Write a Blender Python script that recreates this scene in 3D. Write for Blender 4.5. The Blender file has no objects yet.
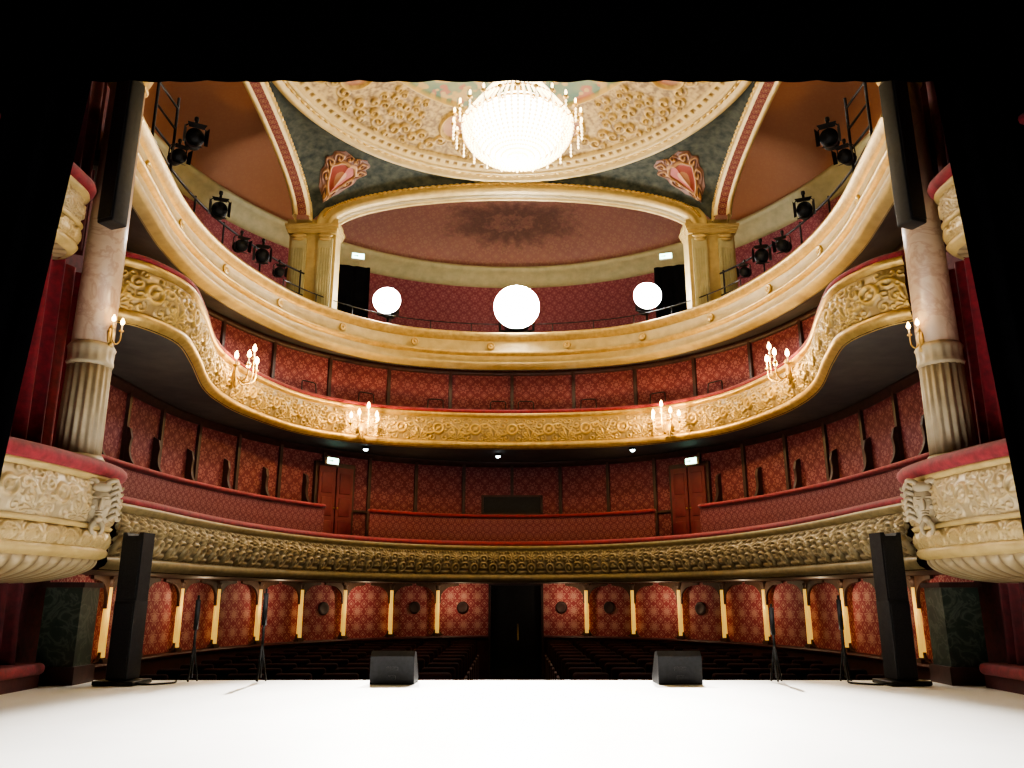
import bpy, bmesh, math, random
import numpy as np
from mathutils import Vector, Matrix
random.seed(4); rng=np.random.RandomState(4)
C=bpy.context.scene.collection
PI=math.pi
EYE=1.0   # heights below are measured from eye level; everything is raised by EYE at the end
try: bpy.context.scene.view_settings.look='AgX - Medium High Contrast'
except Exception as ex: print(ex)

# ------------------------------------------------------------------ materials
def newmat(name):
    m=bpy.data.materials.new(name); m.use_nodes=True
    nt=m.node_tree; b=nt.nodes['Principled BSDF']
    return m,nt,b
def N(nt,t,**k):
    n=nt.nodes.new(t)
    for a,v in k.items(): setattr(n,a,v)
    return n
def L(nt,a,b): nt.links.new(a,b)
def math_(nt,op,a,b=None,c=None):
    n=N(nt,'ShaderNodeMath',operation=op)
    for i,x in enumerate((a,b,c)):
        if x is None: continue
        if isinstance(x,(int,float)): n.inputs[i].default_value=x
        else: L(nt,x,n.inputs[i])
    return n.outputs[0]
def mixc(nt,f,a,b):
    n=N(nt,'ShaderNodeMix',data_type='RGBA')
    if isinstance(f,(int,float)): n.inputs[0].default_value=f
    else: L(nt,f,n.inputs[0])
    for i,x in ((6,a),(7,b)):
        if isinstance(x,tuple): n.inputs[i].default_value=(*x[:3],1)
        else: L(nt,x,n.inputs[i])
    return n.outputs[2]
def noise(nt,scale,detail=4,vec=None,rough=.55,dist=0):
    n=N(nt,'ShaderNodeTexNoise'); n.inputs['Scale'].default_value=scale
    n.inputs['Detail'].default_value=detail; n.inputs['Roughness'].default_value=rough
    n.inputs['Distortion'].default_value=dist
    if vec is None:
        tc=N(nt,'ShaderNodeTexCoord'); vec=tc.outputs['Object']
    L(nt,vec,n.inputs['Vector']); return n.outputs['Fac']
def ramp(nt,f,stops):
    r=N(nt,'ShaderNodeValToRGB'); L(nt,f,r.inputs[0])
    e=r.color_ramp.elements
    while len(e)<len(stops): e.new(.5)
    for i,(p,c) in enumerate(stops): e[i].position=p; e[i].color=(*c,1)
    return r.outputs[0]
def bump(nt,b,h,s=.3,d=.02):
    n=N(nt,'ShaderNodeBump'); n.inputs['Strength'].default_value=s; n.inputs['Distance'].default_value=d
    L(nt,h,n.inputs['Height']); L(nt,n.outputs[0],b.inputs['Normal'])
def simple(name,c1,c2,rough=.6,metal=0,scale=6,bs=.2,bd=.01,sheen=0,spec=.5):
    m,nt,b=newmat(name); f=noise(nt,scale)
    col=ramp(nt,f,[(.3,c1),(.7,c2)]); L(nt,col,b.inputs['Base Color'])
    b.inputs['Roughness'].default_value=rough; b.inputs['Metallic'].default_value=metal
    b.inputs['Specular IOR Level'].default_value=spec
    if sheen: b.inputs['Sheen Weight'].default_value=sheen
    if bs: bump(nt,b,noise(nt,scale*5),bs,bd)
    return m
def emit(name,col,s):
    m,nt,b=newmat(name); b.inputs['Base Color'].default_value=(*col,1)
    f=noise(nt,3); c=ramp(nt,f,[(0,tuple(x*.9 for x in col)),(1,col)])
    L(nt,c,b.inputs['Emission Color']); b.inputs['Emission Strength'].default_value=s
    return m
def damask(name,base,motif,P=.4,rough=.75,blot=None,medallion=False,big=False):
    m,nt,b=newmat(name)
    uv=N(nt,'ShaderNodeUVMap').outputs[0]
    def cell(off):
        a=N(nt,'ShaderNodeVectorMath',operation='MULTIPLY_ADD'); L(nt,uv,a.inputs[0])
        a.inputs[1].default_value=(1/P,1/P,0); a.inputs[2].default_value=(off,off,0)
        f=N(nt,'ShaderNodeVectorMath',operation='FRACTION'); L(nt,a.outputs[0],f.inputs[0])
        s=N(nt,'ShaderNodeSeparateXYZ'); L(nt,f.outputs[0],s.inputs[0])
        return math_(nt,'SUBTRACT',s.outputs[0],.5),math_(nt,'SUBTRACT',s.outputs[1],.5)
    x,y=cell(0)
    r=math_(nt,'SQRT',math_(nt,'ADD',math_(nt,'MULTIPLY',x,x),math_(nt,'MULTIPLY',y,y)))
    th=math_(nt,'ARCTAN2',y,x)
    pet=math_(nt,'MULTIPLY_ADD',math_(nt,'COSINE',math_(nt,'MULTIPLY',th,8.0)),.22,1.0)
    rp=math_(nt,'MULTIPLY',r,pet)
    dot=math_(nt,'LESS_THAN',rp,.22 if big else .13)
    ring=math_(nt,'LESS_THAN',math_(nt,'ABSOLUTE',math_(nt,'SUBTRACT',rp,.32 if big else .29)),.035 if big else .045)
    x2,y2=cell(.5)
    dia=math_(nt,'LESS_THAN',math_(nt,'ADD',math_(nt,'ABSOLUTE',x2),math_(nt,'ABSOLUTE',y2)),.11 if big else .15)
    lin=math_(nt,'LESS_THAN',math_(nt,'ABSOLUTE',math_(nt,'SUBTRACT',math_(nt,'ADD',math_(nt,'ABSOLUTE',x2),math_(nt,'ABSOLUTE',y2)),.24)),.02)
    mask=math_(nt,'MAXIMUM',math_(nt,'MAXIMUM',dot,ring),math_(nt,'MAXIMUM',dia,lin))
    mask=math_(nt,'MULTIPLY',mask,math_(nt,'MULTIPLY_ADD',noise(nt,14),.5,.4))
    base2=mixc(nt,noise(nt,1.5),base,blot if blot else tuple(v*.75 for v in base))
    c=mixc(nt,mask,base2,motif)
    if medallion:   # wide faint painted floral medallion in the middle of the rear cove; browner side vaults
        s=N(nt,'ShaderNodeSeparateXYZ'); L(nt,uv,s.inputs[0])
        u=s.outputs[0]; v=math_(nt,'SUBTRACT',s.outputs[1],1.7)
        side=math_(nt,'MULTIPLY_ADD',math_(nt,'ABSOLUTE',u),1.0,-6.0)
        side=ramp(nt,side,[(0,(0,)*3),(1,(.75,)*3)])
        c=mixc(nt,side,c,(.36,.15,.055))
        rr=math_(nt,'SQRT',math_(nt,'ADD',math_(nt,'POWER',math_(nt,'DIVIDE',math_(nt,'ABSOLUTE',u),3.0),2.0),math_(nt,'POWER',math_(nt,'DIVIDE',math_(nt,'ABSOLUTE',v),1.15),2.0)))
        an=math_(nt,'ARCTAN2',v,u)
        fl=math_(nt,'MULTIPLY_ADD',math_(nt,'COSINE',math_(nt,'MULTIPLY',an,12.0)),.12,1.0)
        rr=math_(nt,'MULTIPLY',rr,fl); nz=noise(nt,5,7,rough=.75)
        rr=math_(nt,'ADD',rr,math_(nt,'MULTIPLY_ADD',nz,1.1,-.55))
        mk_=ramp(nt,rr,[(0,(.8,)*3),(.2,(.25,)*3),(.36,(.8,)*3),(.55,(.6,)*3),(.85,(0,)*3)])
        c=mixc(nt,mk_,c,(.10,.055,.045))
    L(nt,c,b.inputs['Base Color'])
    b.inputs['Roughness'].default_value=rough
    return m
def vcol(name,rough=.5,metal=0,bs=.25,sc=20):
    m,nt,b=newmat(name); a=N(nt,'ShaderNodeAttribute',attribute_name='Col')
    c=mixc(nt,math_(nt,'MULTIPLY',noise(nt,9),.3),a.outputs['Color'],(.18,.10,.03))
    L(nt,c,b.inputs['Base Color']); b.inputs['Roughness'].default_value=rough
    b.inputs['Metallic'].default_value=metal
    if bs: bump(nt,b,noise(nt,sc),bs,.01)
    return m
def marble(name,a,b_,vein,scale=2.2):
    m,nt,b=newmat(name); f=noise(nt,scale,8,dist=1.5)
    c=ramp(nt,f,[(.3,a),(.48,b_),(.53,vein),(.58,b_),(.75,a)]); L(nt,c,b.inputs['Base Color'])
    b.inputs['Roughness'].default_value=.28; return m

M={}
M['damask']=damask('damask_red_fabric',(.15,.022,.034),(.30,.12,.12),.36)
M['damask_pink']=damask('damask_pink_fabric',(.33,.055,.07),(.62,.34,.28),.36,big=True)
M['damask_dark']=damask('damask_partition_fabric',(.14,.020,.030),(.28,.12,.12),.18)
M['damask_top']=damask('damask_gallery_fabric',(.23,.045,.065),(.36,.15,.15),.32)
M['band']=damask('painted_red_band',(.15,.02,.025),(.34,.2,.09),.16)
M['cove']=damask('painted_cove',(.34,.17,.135),(.38,.22,.15),.5,blot=(.28,.125,.115),medallion=True)
M['gilt']=vcol('gilded_plaster',.42,.25)
M['paint']=vcol('painted_plaster',.6,0,.15)
M['gold']=simple('gold_leaf',(.40,.26,.07),(.60,.41,.14),.4,.5,8)
M['goldglow']=simple('self_lit_gold_paint',(.72,.46,.10),(.85,.58,.16),.4,.1,8)
b_=M['goldglow'].node_tree.nodes['Principled BSDF']; b_.inputs['Emission Color'].default_value=(1,.58,.11,1); b_.inputs['Emission Strength'].default_value=.75  # emission added to the paint so the pillar shafts look brightly lit
M['cream']=simple('cream_gilt_plaster',(.38,.28,.105),(.51,.38,.155),.5,.1,5)
M['drum']=simple('grey_beige_stone',(.33,.27,.17),(.43,.36,.24),.5,0,5)
M['cream2']=simple('pale_cornice_plaster',(.37,.34,.18),(.48,.43,.23),.55,0,5)
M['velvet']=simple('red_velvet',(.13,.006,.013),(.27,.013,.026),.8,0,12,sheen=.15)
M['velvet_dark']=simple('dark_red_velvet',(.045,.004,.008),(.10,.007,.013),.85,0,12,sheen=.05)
M['seatvelvet']=simple('seat_velvet',(.008,.002,.002),(.02,.003,.004),.9,0,12,spec=.15)
M['black']=simple('black_cloth',(.002,.002,.003),(.005,.005,.006),.95,0,4,0,spec=.05)
M['blackp']=simple('black_plastic',(.006,.006,.007),(.014,.014,.016),.55,0,20,spec=.3)
M['grille']=simple('black_steel_grille',(.008,.008,.009),(.022,.022,.025),.5,.5,60,.4)
M['wood']=simple('dark_stained_wood',(.022,.008,.008),(.055,.02,.017),.5,0,7)
M['brown']=simple('brown_wood',(.05,.022,.012),(.09,.042,.024),.5,0,7)
M['floorred']=simple('dark_carpet',(.012,.003,.004),(.025,.005,.006),.95,0,20,spec=.1)
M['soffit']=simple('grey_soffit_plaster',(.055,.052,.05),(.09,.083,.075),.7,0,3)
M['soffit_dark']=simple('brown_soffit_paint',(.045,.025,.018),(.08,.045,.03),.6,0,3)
M['stage']=simple('white_dance_floor',(.88,.875,.86),(.94,.935,.92),.45,0,1.2,.05)
M['pinkmarble']=marble('pink_marble',(.42,.31,.22),(.47,.35,.25),(.36,.24,.17),1.6)
M['greenmarble']=marble('green_marble',(.02,.035,.03),(.035,.05,.04),(.09,.11,.09),4)
M['pendentive']=simple('dark_painted_spandrel',(.012,.017,.014),(.055,.058,.040),.8,0,6,spec=.2)
M['metal']=simple('dark_steel',(.014,.014,.014),(.035,.035,.035),.4,.8,30)
M['bulb']=emit('warm_bulb',(1,.62,.22),34)
M['bulb2']=emit('chandelier_bulb',(1,.74,.38),9)
M['crystal']=emit('lit_crystal',(1,.84,.55),4)
M['bowlglow']=emit('lit_crystal_bowl',(1,.92,.74),13)
M['lampface']=emit('spotlight_lens',(1,.98,.95),150)
M['exit']=emit('exit_sign_face',(.55,1,.78),9)
M['exitg']=emit('exit_sign_green',(.02,.5,.2),1.5)
M['whitelamp']=emit('small_white_lamp',(.75,.95,1),25)
M['candle']=simple('ivory_candle',(.7,.62,.45),(.8,.72,.55),.5)
M['redwood']=simple('red_painted_wood',(.05,.008,.010),(.09,.014,.015),.5)
M['doorred']=simple('crimson_door_leather',(.11,.012,.020),(.16,.020,.030),.5)

# ------------------------------------------------------------------ object helpers
def link(o,parent=None):
    C.objects.link(o)
    if parent is not None: o.parent=parent
    return o
def mk(name,verts,faces,mats,parent=None,loc=(0,0,0),smooth=True,uv=None,mi=None,col=None,rz=0):
    me=bpy.data.meshes.new(name)
    me.from_pydata([tuple(map(float,v)) for v in verts],[],faces)
    if not isinstance(mats,(list,tuple)): mats=[mats]
    for m in mats: me.materials.append(m)
    if mi is not None: me.polygons.foreach_set('material_index',mi)
    if isinstance(smooth,(list,)): me.polygons.foreach_set('use_smooth',smooth)
    else: me.polygons.foreach_set('use_smooth',[smooth]*len(me.polygons))
    if uv is not None:
        l=me.uv_layers.new(name='UVMap'); idx=np.empty(len(me.loops),dtype=np.int32)
        me.loops.foreach_get('vertex_index',idx)
        l.data.foreach_set('uv',np.asarray(uv,dtype=np.float32)[idx].ravel())
    if col is not None:
        ca=me.color_attributes.new('Col','FLOAT_COLOR','POINT')
        c=np.ones((len(verts),4),dtype=np.float32); c[:,:3]=col
        ca.data.foreach_set('color',c.ravel())
    me.update()
    o=bpy.data.objects.new(name,me); o.location=loc; o.rotation_euler=(0,0,rz)
    return link(o,parent)
def empty(name,loc=(0,0,0),rz=0,rot=None):
    o=bpy.data.objects.new(name,None); o.location=loc; o.rotation_euler=rot if rot else (0,0,rz)
    o.empty_display_size=.2
    return link(o)
def tag(o,label,cat,group=None,kind=None):
    o['label']=label; o['category']=cat
    if group: o['group']=group
    if kind: o['kind']=kind
    return o
def struct(o,label,cat): return tag(o,label,cat,kind='structure')
def gridf(nu,nv,closed=False):
    F=[]
    for i in range(nu-1):
        for j in range(nv if closed else nv-1):
            k=(j+1)%nv
            F.append((i*nv+j,(i+1)*nv+j,(i+1)*nv+k,i*nv+k))
    return F
class B:
    def __init__(s): s.v=[];s.f=[];s.m=[];s.s=[]
    def add(s,v,f,m=0,sm=True,T=None):
        o=len(s.v)
        for p in v:
            p=Vector(p); s.v.append(T@p if T is not None else p)
        for q in f: s.f.append(tuple(i+o for i in q)); s.m.append(m); s.s.append(sm)
        return s
    def box(s,c,d,m=0,T=None,taper=1.0):
        x,y,z=d[0]/2,d[1]/2,d[2]/2
        v=[]
        for dz,t in ((-z,1),(z,taper)):
            for a,b in ((-x,-y),(x,-y),(x,y),(-x,y)): v.append((c[0]+a*t,c[1]+b*t,c[2]+dz))
        return s.add(v,[(3,2,1,0),(4,5,6,7),(0,1,5,4),(1,2,6,5),(2,3,7,6),(3,0,4,7)],m,False,T)
    def rbox(s,c,d,r=.03,m=0,T=None):
        bm=bmesh.new(); bmesh.ops.create_cube(bm,size=1)
        for v in bm.verts: v.co=Vector((v.co.x*d[0],v.co.y*d[1],v.co.z*d[2]))+Vector(c)
        bmesh.ops.bevel(bm,geom=bm.edges[:],offset=r,segments=3,affect='EDGES',profile=.5)
        bm.verts.index_update()
        s.add([v.co.copy() for v in bm.verts],[[v.index for v in f.verts] for f in bm.faces],m,True,T); bm.free(); return s
    def tube(s,pts,r,seg=8,m=0,T=None,cap=True):
        pts=[Vector(p) for p in pts]; n=len(pts); v=[]
        rr=r if isinstance(r,(list,tuple)) else [r]*n
        up=None
        for i,p in enumerate(pts):
            t=(pts[min(i+1,n-1)]-pts[max(i-1,0)]).normalized()
            if up is None: up=t.orthogonal().normalized()
            else: up=(up-t*up.dot(t)).normalized()
            w=t.cross(up)
            for k in range(seg):
                a=2*PI*k/seg; v.append(p+(up*math.cos(a)+w*math.sin(a))*rr[i])
        f=gridf(n,seg,True)
        if cap: f+= [tuple(range(seg))[::-1],tuple((n-1)*seg+k for k in range(seg))]
        return s.add(v,f,m,True,T)
    def lathe(s,prof,c=(0,0,0),seg=24,m=0,T=None,mod=None):
        v=[]
        for r,z in prof:
            for k in range(seg):
                a=2*PI*k/seg; q=r*(mod(a,z) if mod else 1)
                v.append((c[0]+q*math.cos(a),c[1]+q*math.sin(a),c[2]+z))
        f=[tuple(reversed(q)) for q in gridf(len(prof),seg,True)]
        f+= [tuple(range(seg))[::-1],tuple((len(prof)-1)*seg+k for k in range(seg))]
        return s.add(v,f,m,True,T)
    def ell(s,c,r,m=0,T=None,seg=10):
        return s.lathe([(max(.001,math.sin(PI*i/seg))*1.0,-math.cos(PI*i/seg)) for i in range(seg+1)],(0,0,0),seg+2,m,
            (T if T is not None else Matrix())@Matrix.Translation(c)@Matrix.Diagonal((*r,1)))
    def extr(s,poly,t,m=0,T=None,sm=False):
        n=len(poly); v=[(x,-t/2,z) for x,z in poly]+[(x,t/2,z) for x,z in poly]
        f=[tuple(range(n)),tuple(range(2*n-1,n-1,-1))]+[(i,i+n,(i+1)%n+n,(i+1)%n) for i in range(n)]
        return s.add(v,f,m,sm,T)
    def obj(s,name,mats,parent=None,loc=(0,0,0),rz=0):
        o=mk(name,s.v,s.f,mats,parent,loc,list(s.s),None,s.m); o.rotation_euler=(0,0,rz); return o

def spline(pts,n):
    P=np.array(pts,dtype=float); P=np.vstack([2*P[0]-P[1],P,2*P[-1]-P[-2]])
    out=[]
    for i in range(1,len(P)-2):
        for t in np.linspace(0,1,24,endpoint=False):
            a,b,c,d=P[i-1:i+3]
            out.append(.5*((2*b)+(-a+c)*t+(2*a-5*b+4*c-d)*t*t+(-a+3*b-3*c+d)*t**3))
    out.append(P[-2]); out=np.array(out)
    s=np.r_[0,np.cumsum(np.linalg.norm(np.diff(out,axis=0),axis=1))]
    q=np.linspace(0,s[-1],n)
    return np.c_[np.interp(q,s,out[:,0]),np.interp(q,s,out[:,1])]
class Path:
    def __init__(s,pts):
        s.p=pts; d=np.gradient(pts,axis=0); d/=np.linalg.norm(d,axis=1)[:,None]
        s.n=np.c_[d[:,1],-d[:,0]]
        s.s=np.r_[0,np.cumsum(np.linalg.norm(np.diff(pts,axis=0),axis=1))]; s.s-=s.s[-1]/2
        s.L=s.s[-1]*2
    def at(s,q):
        x,y=np.interp(q,s.s,s.p[:,0]),np.interp(q,s.s,s.p[:,1])
        nx,ny=np.interp(q,s.s,s.n[:,0]),np.interp(q,s.s,s.n[:,1]); return x,y,nx,ny
    def off(s,d): return Path(s.p+s.n*d)
    def sub(s,a,b,n=80):
        q=np.linspace(a,b,n); pts=np.c_[np.interp(q,s.s,s.p[:,0]),np.interp(q,s.s,s.p[:,1])]
        r=Path(pts); r.s=q; return r
def mirror_path(half,n):   # half: from near the stage (x>0) to the centre (x=0)
    h=[(-x,y) for x,y in half]; full=h+[(-x,y) for x,y in reversed(h[:-1])]
    return Path(spline(full,n))
def ell_path(a,b,cy,y0,n,p=2.0):
    pts=[(-a,y) for y in np.linspace(y0,cy,8)[:-1]]
    for t in np.linspace(0,PI,49):
        c,s_=math.cos(t),math.sin(t)
        pts.append((-a*math.copysign(abs(c)**(2/p),c),cy+b*abs(s_)**(2/p)))
    pts+=[(a,y) for y in np.linspace(cy,y0,8)[1:]]
    return Path(spline(pts,n))
def sweep(name,path,prof,mat,parent=None,smooth=True,closed=False):
    prof=np.array(prof,dtype=float); nv=len(prof); nu=len(path.p)
    V=np.zeros((nu,nv,3)); V[:,:,:2]=path.p[:,None,:]+path.n[:,None,:]*prof[None,:,0:1]; V[:,:,2]=prof[None,:,1]
    pl=np.r_[0,np.cumsum(np.linalg.norm(np.diff(prof,axis=0),axis=1))]
    UV=np.zeros((nu,nv,2)); UV[:,:,0]=path.s[:,None]; UV[:,:,1]=pl[None,:]
    F=gridf(nu,nv,closed)
    if closed: F+= [tuple(range(nv)),tuple((nu-1)*nv+k for k in range(nv))[::-1]]
    return mk(name,V.reshape(-1,3),F,mat,parent,smooth=smooth,uv=UV.reshape(-1,2))
def slab(name,pa,pb,z0,z1,mats,parent=None,n=160,z0b=None):
    ra=pa.sub(pa.s[0],pa.s[-1],n).p; rb=pb.sub(pb.s[0],pb.s[-1],n).p
    V=[];F=[];mi=[]
    if z0b is None: z0b=z0
    for i in range(n):
        V+=[(*ra[i],z0),(*ra[i],z1),(*rb[i],max(z1,z0b+.05)),(*rb[i],z0b)]
    for i in range(n-1):
        for j in range(4):
            F.append((i*4+j,(i+1)*4+j,(i+1)*4+(j+1)%4,i*4+(j+1)%4)); mi.append(1 if j==3 else 0)
    F+= [(0,1,2,3),tuple((n-1)*4+k for k in (3,2,1,0))]; mi+=[0,0]
    return mk(name,V,F,mats,parent,smooth=False,mi=mi)

# ornament height field -------------------------------------------------------
def relief(U,V,P,H):
    u=((U/P+.5)%1-.5)*P; v=V-H/2
    def spiral(cx,cy,R,sg,k=9):
        du=(u-cx)*sg; dv=v-cy; r=np.hypot(du,dv)/R; th=np.arctan2(dv,du)
        return np.exp(-r**5)*(.5+.5*np.cos(th-r*k))
    r=np.hypot(u*.85,v)/(H*.36); th=np.arctan2(v,u)
    shell=np.exp(-r**6)*(.72+.28*np.cos(12*th)*np.clip(r,0,1))
    shell=np.maximum(shell,1.15*np.exp(-((r-.95)/.13)**2))
    h=shell
    for sg in (-1,1):
        h=np.maximum(h,.9*spiral(sg*P*.25,H*.08,H*.34,sg))
        h=np.maximum(h,.75*spiral(sg*P*.38,-H*.18,H*.24,-sg))
        h=np.maximum(h,.6*spiral(sg*P*.38,H*.26,H*.16,sg))
    e=np.abs(u)-P/2
    leaf=np.exp(-(e/(.10+.1*(.5-v/H)))**2)*(.65+.35*np.cos(v*60+e*40))
    h=np.maximum(h,leaf*.9)
    g=-H*.30-.07*H*np.cos(2*PI*u/P*2); h=np.maximum(h,.8*np.exp(-((v-g)/(H*.07))**2)*(.75+.25*np.cos(u*70)))
    w=np.clip((H/2-np.abs(v))/(H*.06),0,1)
    return h*w
def relief_swag(U,V,P,H):
    # first tier: dense shells, cartouches and hanging leaf drops
    u=((U/P+.5)%1-.5)*P; v=V/H; h=np.zeros_like(U)
    r=np.hypot(u,(v-.66)*H)/(H*.19); th=np.arctan2((v-.66)*H,u)
    h=np.maximum(h,np.exp(-r**6)*(.6+.4*np.cos(9*th)))
    r=np.hypot(u*1.2,(v-.30)*H)/(H*.18); h=np.maximum(h,np.exp(-((r-.85)/.22)**2)); h=np.maximum(h,.8*np.exp(-(r/.45)**4))
    e=np.abs(u)-P/2
    for (cy,R,k) in((.68,.17,8),(.42,.15,7)):
        rr=np.hypot(e,(v-cy)*H)/(H*R); t2=np.arctan2((v-cy)*H,e)
        h=np.maximum(h,.95*np.exp(-rr**5)*(.5+.5*np.cos(t2*2-rr*k)))
    h=np.maximum(h,.85*np.exp(-((e+.0)/(.03+.10*(1-v)))**2)*(v<.36)*(.6+.4*np.cos(v*40)))
    g2=.875-.03*np.cos(2*PI*u/P*2); h=np.maximum(h,.75*np.exp(-((v-g2)/.04)**2)*(.6+.4*np.cos(U*2*PI/.07)))
    h=np.maximum(h,.7*np.exp(-((v-.06)/.04)**2)*(.5+.5*np.cos(U*2*PI/.09)))
    w=np.clip((.5-np.abs(v-.5))/.03,0,1)
    return h*w
def relief_scroll(U,V,P,H):
    u=((U/P+.5)%1-.5)*P; v=V-H/2; h=np.zeros_like(U)
    r=np.hypot(u,v*1.05)/(H*.20); h=np.maximum(h,1.0*np.exp(-((r-.9)/.22)**2)); h=np.maximum(h,.8*np.exp(-(r/.4)**4))
    wave=H*.2*np.sin(2*PI*u/P)
    h=np.maximum(h,.75*np.exp(-((v-wave)/(H*.035))**2))
    for sg in(-1,1):
        for (cx,cy,R,k,dr) in((.25,.14,.17,8,1),(.36,-.16,.15,8,-1),(.17,-.32,.12,7,-1),(.15,.34,.11,7,1),(.45,.30,.12,7,1),(.21,-.08,.1,6,1),(.33,.33,.09,6,-1),(.40,.08,.11,7,1),(.30,-.36,.09,6,1)):
            du=(u-sg*P*cx)*sg*dr; dv=v-H*cy; rr=np.hypot(du,dv)/(H*R); th=np.arctan2(dv,du)
            h=np.maximum(h,(.95-.2*rr)*np.exp(-rr**5)*(.5+.5*np.cos(th-rr*k))**1.5)
    e=np.abs(u)-P/2
    a=np.arctan2(v+H*.35,e); rr=np.hypot(v+H*.35,e)/(H*.42)
    h=np.maximum(h,.85*np.exp(-rr**6)*(.5+.5*np.cos(a*13))*(np.abs(e)<H*.25))
    w=np.clip((H/2-np.abs(v))/(H*.06),0,1)
    return h*w
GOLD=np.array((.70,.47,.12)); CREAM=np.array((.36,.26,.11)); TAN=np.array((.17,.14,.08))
def relief_sweep(name,path,prof_fn,z0,z1,P,amp,parent,du=.022,nv=44,ca=CREAM,cb=GOLD,fn=relief):
    nu=int(path.L/du); pp=path.sub(path.s[0],path.s[-1],nu); H=z1-z0
    U,V=np.meshgrid(pp.s,np.linspace(0,H,nv),indexing='ij')
    h=fn(U,V,P,H); n=prof_fn(V/H)+amp*h
    X=np.zeros((nu,nv,3)); X[:,:,:2]=pp.p[:,None,:]+pp.n[:,None,:]*n[:,:,None]; X[:,:,2]=z0+V
    f=np.clip((h-.25)/.5,0,1)[:,:,None]  # gilding on raised parts; darker recess colour also imitates occlusion shade
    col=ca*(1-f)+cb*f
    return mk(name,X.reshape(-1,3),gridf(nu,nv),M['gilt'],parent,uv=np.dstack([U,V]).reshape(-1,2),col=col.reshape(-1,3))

# ------------------------------------------------------------------ plan curves
P1=mirror_path([(5.0,10.0),(4.92,11),(4.85,12.4),(4.65,14),(4.15,15.8),(3.4,17.3),(2.4,18.4),(1.2,19.1),(0,19.3)],300)
P2=mirror_path([(5.16,9.75),(4.88,10.05),(4.68,10.75),(4.86,11.75),(5.25,13.3),(5.34,14.4),(5.22,15.5),(4.7,17.1),(3.8,18.15),(2.7,18.75),(1.3,19.05),(0,19.15)],300)
P3=mirror_path([(5.15,9.6),(5.35,10.8),(5.55,12.2),(5.55,13.6),(5.3,15),(4.7,16.6),(3.8,17.8),(2.75,18.6),(1.3,19.05),(0,19.15)],300)
WP=ell_path(6.4,7.9,13.8,10.3,300)
W1=ell_path(6.5,7.45,13.8,10.3,300)
W2=P3.off(-.95)
W3=ell_path(8.1,8.8,13.9,10.3,300)
def q_for(path,ratio,ymin=12.2):   # arclength where x/y reaches ratio
    r=path.p[:,0]/path.p[:,1]; return float(path.s[np.argmin(abs(r-ratio)+ (path.p[:,1]<ymin)*5)])

# ------------------------------------------------------------------ shell
floor=slab('floor',Path(np.array([(-6.6,10.45),(-6.6,22.0)])),Path(np.array([(6.6,10.45),(6.6,22.0)])),-2.3,-2.0,[M['floorred'],M['floorred']],n=2)
struct(floor,'dark red carpeted auditorium floor','floor')
sf=B().box((0,3.2,-1.15),(11.9,14.3,.3),0)
st=sf.obj('floor_stage',[M['stage']]); struct(st,'white vinyl stage floor lit by spotlights','stage floor')
o=B().box((0,10.39,-1.6),(11.9,.06,.78),0).obj('trim_1',[M['wood']]); struct(o,'dark wooden stage front facing','stage front')
o=sweep('wall_parterre',WP,[(0,-2.0),(0,.3)],M['damask_pink']); struct(o,'pink damask covered rear wall of the stalls','wall')
o=sweep('baseboard_parterre',WP,[(.0,-1.0),(.22,-1.0),(.24,-1.03),(.22,-1.07),(.1,-1.1),(.1,-2.0)],M['redwood'],smooth=False); struct(o,'dark red wooden dado with ledge','dado')
o=sweep('wall_first_tier',W1,[(0,.42),(0,3.5)],M['damask']); struct(o,'deep red damask wall of the first tier','wall')
o=sweep('wall_second_tier',W2,[(0,3.56),(0,5.7)],M['damask']); struct(o,'deep red damask wall of the second tier','wall')
o=sweep('wall_gallery',W3,[(0,5.6),(0,9.3)],M['damask_top']); struct(o,'faded red damask wall of the upper gallery','wall')
o=sweep('trim_2',W3,[(0,9.0),(.1,9.02),(.12,9.12),(.2,9.18),(.22,9.3),(.36,9.36),(.42,9.46),(.42,9.52),(0,9.56)],M['cream2']); struct(o,'pale moulded cornice below the painted cove','cornice')
cv=[(0+2.6*(1-math.cos(t)),9.5+1.35*math.sin(t)) for t in np.linspace(0,PI/2,20)]
o=sweep('ceiling_cove',W3,cv,M['cove']); struct(o,'muted pink painted cove with faint floral medallion','ceiling')
o=B().box((0,14.5,11.0),(12.4,13.5,.1)).obj('ceiling_upper',[M['brown']]); struct(o,'dark upper ceiling above the painted vaults','ceiling')

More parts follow.
